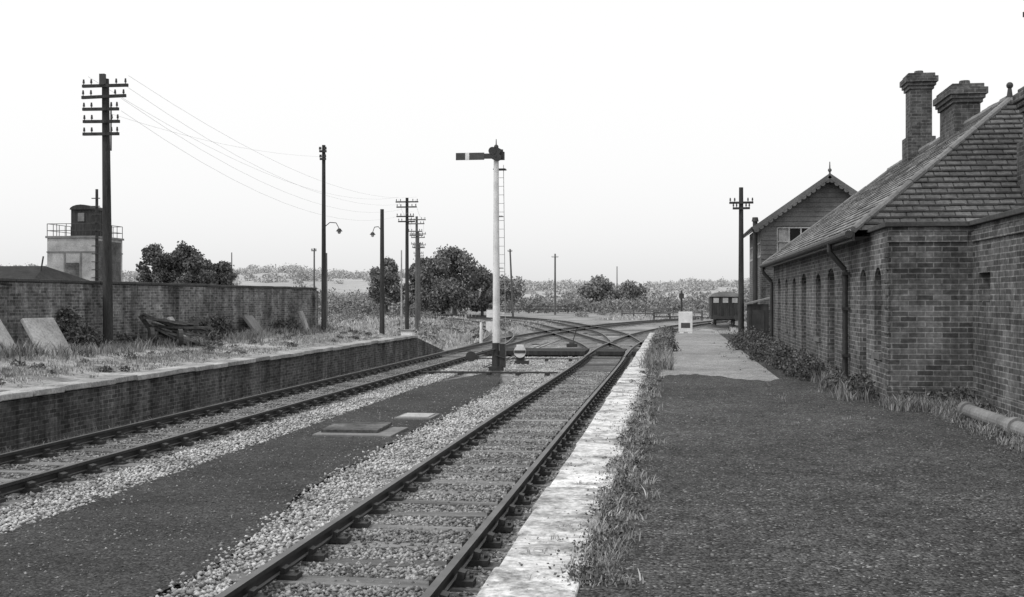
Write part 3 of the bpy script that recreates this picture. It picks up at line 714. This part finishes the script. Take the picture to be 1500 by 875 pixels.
# ---------------------------------------------------------------- water tower building
t=group('water_tower',(-35,66,0)); tx0,tx1,ty0,ty1=-36.5,-33.5,64,67.4
MB().box(tx0,tx1,ty0,ty1,-.3,5.75).build('concrete_tower','conc',t)
mb=MB(); mb.box(tx0-.08,tx1+.08,ty0-.08,ty1+.08,5.76,5.88); mb.box(tx0-.03,tx1+.03,ty0-.03,ty1+.03,4.9,4.98)
for xx in(tx0+1.1,tx0+2.1): mb.box(xx-.04,xx+.04,ty0-.04,ty0-.002,-.2,4.89)
mb.build('bands','concd',t)
MB().box(tx0+1.2,tx0+2.0,ty0-.035,ty0-.01,2,4.3).box(tx1+.033,tx1+.06,ty0+.3,ty1-.3,1.5,5.6).build('opening_and_dark_side','oldwood',t)  # door opening in front, plus a dark panel over the right side
mb=MB()
for a,b_ in(((tx0,ty0),(tx1,ty0)),((tx1,ty0),(tx1,ty1)),((tx0,ty1),(tx1,ty1)),((tx0,ty0),(tx0,ty1))):
    for i in range(6):
        xx=a[0]+(b_[0]-a[0])*i/5; yy=a[1]+(b_[1]-a[1])*i/5; mb.cyl((xx,yy,5.85),(xx,yy,6.6),.02,n=6)
    for zz in(6.2,6.6): mb.cyl((*a,zz),(*b_,zz),.018,n=6)
mb.build('railing','iron',t)
mb=MB(); cx0,cx1=-35.55,-34.25; mb.box(cx0,cx1,65,66.6,5.88,7.5); 
pr=[((cx0+cx1)/2+.70*math.cos(math.pi*(1-i/8)),7.5+.3*math.sin(math.pi*i/8)) for i in range(9)]
mb.face([(a,64.9,b_) for a,b_ in pr]); mb.face([(a,66.7,b_) for a,b_ in pr][::-1])
for (a,b_),(c_,d_) in zip(pr[:-1],pr[1:]): mb.face([(a,64.9,b_),(a,66.7,b_),(c_,66.7,d_),(c_,64.9,d_)])
mb.build('roof_cabin','wood',t); MB().box(-35.1,-34.7,64.96,64.99,6.8,7.3).build('cabin_window','concd',t)
p=pole(-32.35,62,-.2,8.4,.10,None,name='ladder_post'); mb=MB()
for i in range(14): mb.box(-32.6,-32.1,61.86,61.9,2+i*.45,2.05+i*.45)
mb.build('rungs','iron',p)
sh=group('goods_shed',(-34,55,0)); MB().box(-40,-30.6,52,58,-.3,3.1).build('walls','concd',sh)
mb=MB(); mb.solid([(-40.3,51.7,3.0),(-30.3,51.7,3.0),(-31.5,55,3.85),(-40.3,55,3.85),(-40.3,58.3,3.0),(-30.3,58.3,3.0)],[(0,1,2,3),(3,2,5,4),(1,5,2),(0,3,4)]); mb.build('roof','slate',sh)
MB().cyl((-31.2,54,3.2),(-31.0,54,4.3),.04,n=8).build('vent','iron',sh)

# ---------------------------------------------------------------- trees
def tree(x,y,h,w,seed,mat='leaf',ls=.30,n=9000,z0=-.25,name='tree'):
    random.seed(seed); p=group(name,(x,y,z0)); mb=MB(); th=h*.25
    mb.cyl((x,y,z0),(x,y,z0+th),w*.045,w*.032,8)
    C=[];R=[]
    for i in range(34):
        a=random.uniform(0,6.28); zz=random.uniform(.18,.86); rr=w*.5*math.sqrt(max(0.05,1-((zz-.45)/.55)**2))*random.uniform(.15,.80)
        c=(x+rr*math.cos(a),y+rr*math.sin(a),z0+h*zz); C.append(c); R.append(w*random.uniform(.11,.21))
        if i<9: mb.cyl((x,y,z0+th*random.uniform(.8,1)),c,w*.018,w*.006,6)
    C.append((x,y,z0+h*.88)); R.append(w*.15)
    mb.build('trunk_and_limbs','bark',p)
    V,F=leaves(clump_pts(np.array(C),np.array(R),n,.85),np.full(n,ls)); npmesh('crown',V,F,mat,p)
    return p
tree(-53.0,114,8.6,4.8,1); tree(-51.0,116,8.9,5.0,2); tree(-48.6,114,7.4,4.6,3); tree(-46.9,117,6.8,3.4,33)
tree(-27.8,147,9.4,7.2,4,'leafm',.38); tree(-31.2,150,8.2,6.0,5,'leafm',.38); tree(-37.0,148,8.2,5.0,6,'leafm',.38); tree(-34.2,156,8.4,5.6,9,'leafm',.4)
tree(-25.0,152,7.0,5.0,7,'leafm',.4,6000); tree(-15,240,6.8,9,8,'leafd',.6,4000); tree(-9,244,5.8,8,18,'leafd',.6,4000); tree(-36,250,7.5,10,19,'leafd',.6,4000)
random.seed(11)
def mass(name,pts,mat,ls,n,zs=.8):
    C=np.array([p[:3] for p in pts]); R=np.array([p[3] for p in pts]); V,F=leaves(clump_pts(C,R,n,zs),np.full(n,ls)); return npmesh(name,V,F,mat)
pts=[]
for i in range(200):
    d=random.uniform(160,230); a=math.radians(random.uniform(-34,-11)); pts.append((d*math.sin(a),d*math.cos(a),random.uniform(0,1.4),random.uniform(1.0,2.2)))
for i in range(140):
    d=random.uniform(190,290); a=math.radians(random.uniform(-10,9)); pts.append((d*math.sin(a),d*math.cos(a),random.uniform(0,1.2),random.uniform(1.0,2.2)))
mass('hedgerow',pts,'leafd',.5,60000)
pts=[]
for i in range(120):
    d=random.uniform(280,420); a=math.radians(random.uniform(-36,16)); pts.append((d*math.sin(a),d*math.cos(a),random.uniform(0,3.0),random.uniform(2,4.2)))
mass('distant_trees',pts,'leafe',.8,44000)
def hh(deg,r):
    base=16 if deg<-13 else (16-(deg+13)*1.8 if deg<-9 else 8.8)
    base+=1.5*math.sin(deg*.55)+.8*math.sin(deg*1.3+1)
    t=max(0,min(1,(r-330)/370)); s_=t*t*(3-2*t); 
    if r>700: s_=max(0,1-(r-700)/900)
    return -.3+base*s_
mb=MB(); AN=list(range(-60,46)); RR=[330,400,470,540,620,700,900,1300,1600]
for a in AN[:-1]:
    for r0,r1 in zip(RR[:-1],RR[1:]):
        q=[(a,r0),(a+1,r0),(a+1,r1),(a,r1)]; mb.face([(r*math.sin(math.radians(b_)),r*math.cos(math.radians(b_)),hh(b_,r)) for b_,r in q])
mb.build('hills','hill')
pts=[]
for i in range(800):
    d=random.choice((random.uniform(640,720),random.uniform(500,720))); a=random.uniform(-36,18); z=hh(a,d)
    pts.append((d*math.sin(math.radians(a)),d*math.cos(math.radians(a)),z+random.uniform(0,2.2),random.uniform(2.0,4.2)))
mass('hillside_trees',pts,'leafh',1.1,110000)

# ---------------------------------------------------------------- weeds and grass
def tufts(n,x0,x1,y0,y1,per,spread,h,zf,w=.01,lean=.6,pw=1.0):
    cx=rng.uniform(x0,x1,n); cy=y0+(y1-y0)*rng.uniform(0,1,n)**pw; ch=rng.uniform(h[0],h[1],n)
    k=np.repeat(np.arange(n),per); P=np.zeros((n*per,3)); P[:,0]=cx[k]+rng.normal(0,spread,n*per); P[:,1]=cy[k]+rng.normal(0,spread,n*per)
    P[:,2]=np.array([zf(a,b_) for a,b_ in zip(P[:,0],P[:,1])]) if callable(zf) else zf
    return blades(P,ch[k]*rng.uniform(.5,1.1,n*per),w,lean)
L=[tufts(1200,-.52,-.32,6,50,14,.03,(.02,.07),.708,.004,1.0,1.2), tufts(130,-.52,-.15,6,50,18,.04,(.05,.12),.705,.0045,.9,1.0),
   tufts(150,-.60,-.10,26,50,20,.06,(.10,.34),.70,.009,.7), tufts(120,-.9,-.5,6,40,8,.02,(.02,.05),.725,.004,.9)]
V,F=cat(L); npmesh('platform_edge_grass',V,F,'dry')
L=[tufts(260,-.6,-.05,24,50,20,.06,(.10,.36),.70,.009,.7),tufts(300,-.52,-.24,6,26,14,.04,(.03,.08),.705,.0045,.9)]
npmesh('platform_edge_tall_grass',*cat(L),'grass')
n=16000; P=np.stack([-.42+rng.normal(0,.085,n),6+44*rng.uniform(0,1,n)**1.3,.722+np.abs(rng.normal(0,.016,n))],1); 
cc=np.stack([-.42+rng.normal(0,.09,170),6+44*rng.uniform(0,1,170),np.full(170,.735)],1); P3=clump_pts(cc,rng.uniform(.04,.10,170),9000,.6)
c2=np.stack([rng.uniform(-.5,0,50),rng.uniform(28,50,50),np.full(50,.82)],1); P4=clump_pts(c2,rng.uniform(.1,.24,50),7000,1.1)
npmesh('platform_edge_weeds',*cat([leaves(P,np.full(n,.022)),leaves(P3,np.full(9000,.028)),leaves(P4,np.full(7000,.06))]),'weed')
def bush(cs,n,ls,mat,name,zs=.8):
    C=np.array([c[:3] for c in cs]); R=np.array([c[3] for c in cs]); P=clump_pts(C,R,n,zs); P[:,2]=np.maximum(P[:,2],C[:,2].min()-.1); V,F=leaves(P,np.full(n,ls)); return npmesh(name,V,F,mat)
cs=[(2.8,17.6,.85,.2),(2.85,18.3,.9,.25),(2.6,19.0,.85,.2),(2.75,20.6,.85,.22),(2.5,21.5,.9,.32),(2.4,22.6,.9,.36),(2.6,23.8,.88,.3),(2.3,25,.9,.34),(2.4,26.5,.9,.4),(2.1,28,.95,.4),(2.4,30,.9,.4),(2.3,32,.95,.45),(2.0,34,.9,.4),(2.2,36,.9,.5),(3.2,16.55,.82,.16),(3.55,16.4,.82,.18),(3.9,16.5,.85,.2),(4.0,15.6,.78,.14)]
bush(cs,15000,.055,'weed','weeds_by_wall')
L=[tufts(240,2.45,2.98,17,36,20,.05,(.08,.32),.71,.007,.7),tufts(200,2.95,4.1,15.8,16.75,18,.05,(.06,.22),.71,.006,.8),tufts(500,3.35,4.1,8,15.6,18,.06,(.03,.14),.71,.005,.9),tufts(30,1.2,2.4,14,40,12,.03,(.03,.09),.71,.005,.8),tufts(70,-.1,3.3,9,22,8,.02,(.01,.035),.715,.004,.9)]
npmesh('wall_foot_grass',*cat(L),'grass')
n=9000; P=np.stack([3.75+rng.normal(0,.22,n),8+8.6*rng.uniform(0,1,n),.72+np.abs(rng.normal(0,.02,n))],1); P=P[P[:,0]<4.1]; npmesh('ground_cover_weeds',*leaves(P,np.full(len(P),.026)),'weed')
zz=lambda a,b_:zl(a,b_)-.01
def patched(ncl,per,x0,x1,y0,y1,sx,sy,h,w,mat,name,blper=10):
    cx=rng.uniform(x0,x1,ncl); cy=rng.uniform(y0,y1,ncl); k=np.repeat(np.arange(ncl),per)
    X_=cx[k]+rng.normal(0,sx,ncl*per); Y_=cy[k]+rng.normal(0,sy,ncl*per); ok=(X_>-15.1)&(X_<-10.6)&(Y_<46); X_,Y_=X_[ok],Y_[ok]; hh_=rng.uniform(h[0],h[1],ncl)[k][ok]
    kk=np.repeat(np.arange(len(X_)),blper); P=np.stack([X_[kk]+rng.normal(0,.05,len(kk)),Y_[kk]+rng.normal(0,.05,len(kk)),np.zeros(len(kk))],1)
    P[:,2]=[zz(a,b_) for a,b_ in zip(P[:,0],P[:,1])]
    npmesh(name,*blades(P,hh_[kk]*rng.uniform(.4,1.1,len(kk)),w,.9),mat)
patched(120,26,-15,-10.8,14,46,.35,.8,(.03,.11),.008,'dry','bank_grass')
patched(90,26,-15,-10.8,14,46,.35,.8,(.03,.13),.008,'grass','bank_grass')
patched(50,22,-15,-13.2,14,46,.25,.8,(.12,.38),.011,'grass','long_grass_by_wall')
cs=[(-14.7,26.4,1.3,.45),(-14.5,27.1,1.2,.45),(-14.8,26.8,1.7,.35),(-14.4,34.0,1.2,.5),(-14.3,35.1,1.25,.5),(-14.4,36.0,1.1,.4),(-14.1,40.6,1.1,.4),(-14.0,41.4,1.15,.35),(-14.5,20,1.2,.5),(-13.6,33,1.0,.3),(-14.3,29.2,1.05,.3)]
bush(cs,16000,.085,'weed','bramble_bush')
cs=[(rng.uniform(-15,-11),rng.uniform(15,46),.86,rng.uniform(.08,.2)) for i in range(90)]
bush([(a,b_,zz(a,b_)+.05,r) for a,b_,_,r in cs],12000,.05,'weed','bank_weeds',.6)
L=[tufts(2600,-30,-11,50,120,9,.4,(.10,.38),-.25,.035,.8),tufts(700,-8,12,130,190,10,.5,(.15,.4),-.25,.06,.8),tufts(300,3,14,58,90,10,.3,(.12,.4),-.25,.03,.8),tufts(1200,-70,-25,100,170,10,.6,(.15,.5),-.25,.07,.8)]
npmesh('rough_grass',*cat(L),'dry')
pts=[(random.uniform(-26,-12.5),random.uniform(54,110),-.1,random.uniform(.25,.7)) for i in range(80)]+[(random.uniform(-60,-28),random.uniform(100,170),0,random.uniform(.4,1.2)) for i in range(100)]+[(random.uniform(6.5,15),random.uniform(62,130),0,random.uniform(.4,1.2)) for i in range(60)]+[(random.uniform(-14,10),random.uniform(150,200),-.1,random.uniform(.3,.8)) for i in range(60)]
mass('scrub',pts,'scrub',.2,36000,.8)
L=[tufts(200,-1.15,-.9,6,46,10,.04,(.03,.14),-.2,.006,.8),tufts(240,-10.1,-9.8,10,46,10,.05,(.04,.18),-.2,.008,.8),tufts(100,-6.7,-4.5,9,40,6,.03,(.01,.04),-.15,.004,.9)]
npmesh('trackside_weeds',*cat(L),'grass')

# ---------------------------------------------------------------- light, sky, camera
w=bpy.data.worlds.new('World'); S.world=w; w.use_nodes=True; nt=w.node_tree; bg=nt.nodes['Background']
el,az=math.radians(52),math.radians(-125)
sky=nt.nodes.new('ShaderNodeTexSky'); sky.sky_type='NISHITA'; sky.sun_disc=False; sky.sun_elevation=el; sky.sun_rotation=az; sky.dust_density=6; sky.air_density=1.5
bw=nt.nodes.new('ShaderNodeRGBToBW'); nt.links.new(sky.outputs[0],bw.inputs[0])
pw=math_(nt,'POWER',bw.outputs[0],.10); mu=math_(nt,'MULTIPLY',pw,9.1)
cc=nt.nodes.new('ShaderNodeCombineColor')
for i in range(3): nt.links.new(mu,cc.inputs[i])
nt.links.new(cc.outputs[0],bg.inputs['Color']); bg.inputs['Strength'].default_value=.1
sd=bpy.data.lights.new('sun','SUN'); sd.energy=1.5; sd.angle=math.radians(12); sd.color=(1,.995,.985)
so=bpy.data.objects.new('sun',sd); COL.objects.link(so); so.location=(-20,-20,40)
dirv=Vector((math.sin(az)*math.cos(el),math.cos(az)*math.cos(el),math.sin(el)))
so.rotation_euler=dirv.to_track_quat('Z','Y').to_euler()
cd=bpy.data.cameras.new('camera'); cd.sensor_width=36; cd.lens=1700/1500*36; cd.clip_end=9000; cd.clip_start=.1
co=bpy.data.objects.new('camera',cd); COL.objects.link(co); co.location=(0,0,2.2); co.rotation_euler=(math.radians(90),0,math.radians(7.87)); S.camera=co
S.view_settings.view_transform='Standard'; S.view_settings.look='None'; S.view_settings.exposure=0
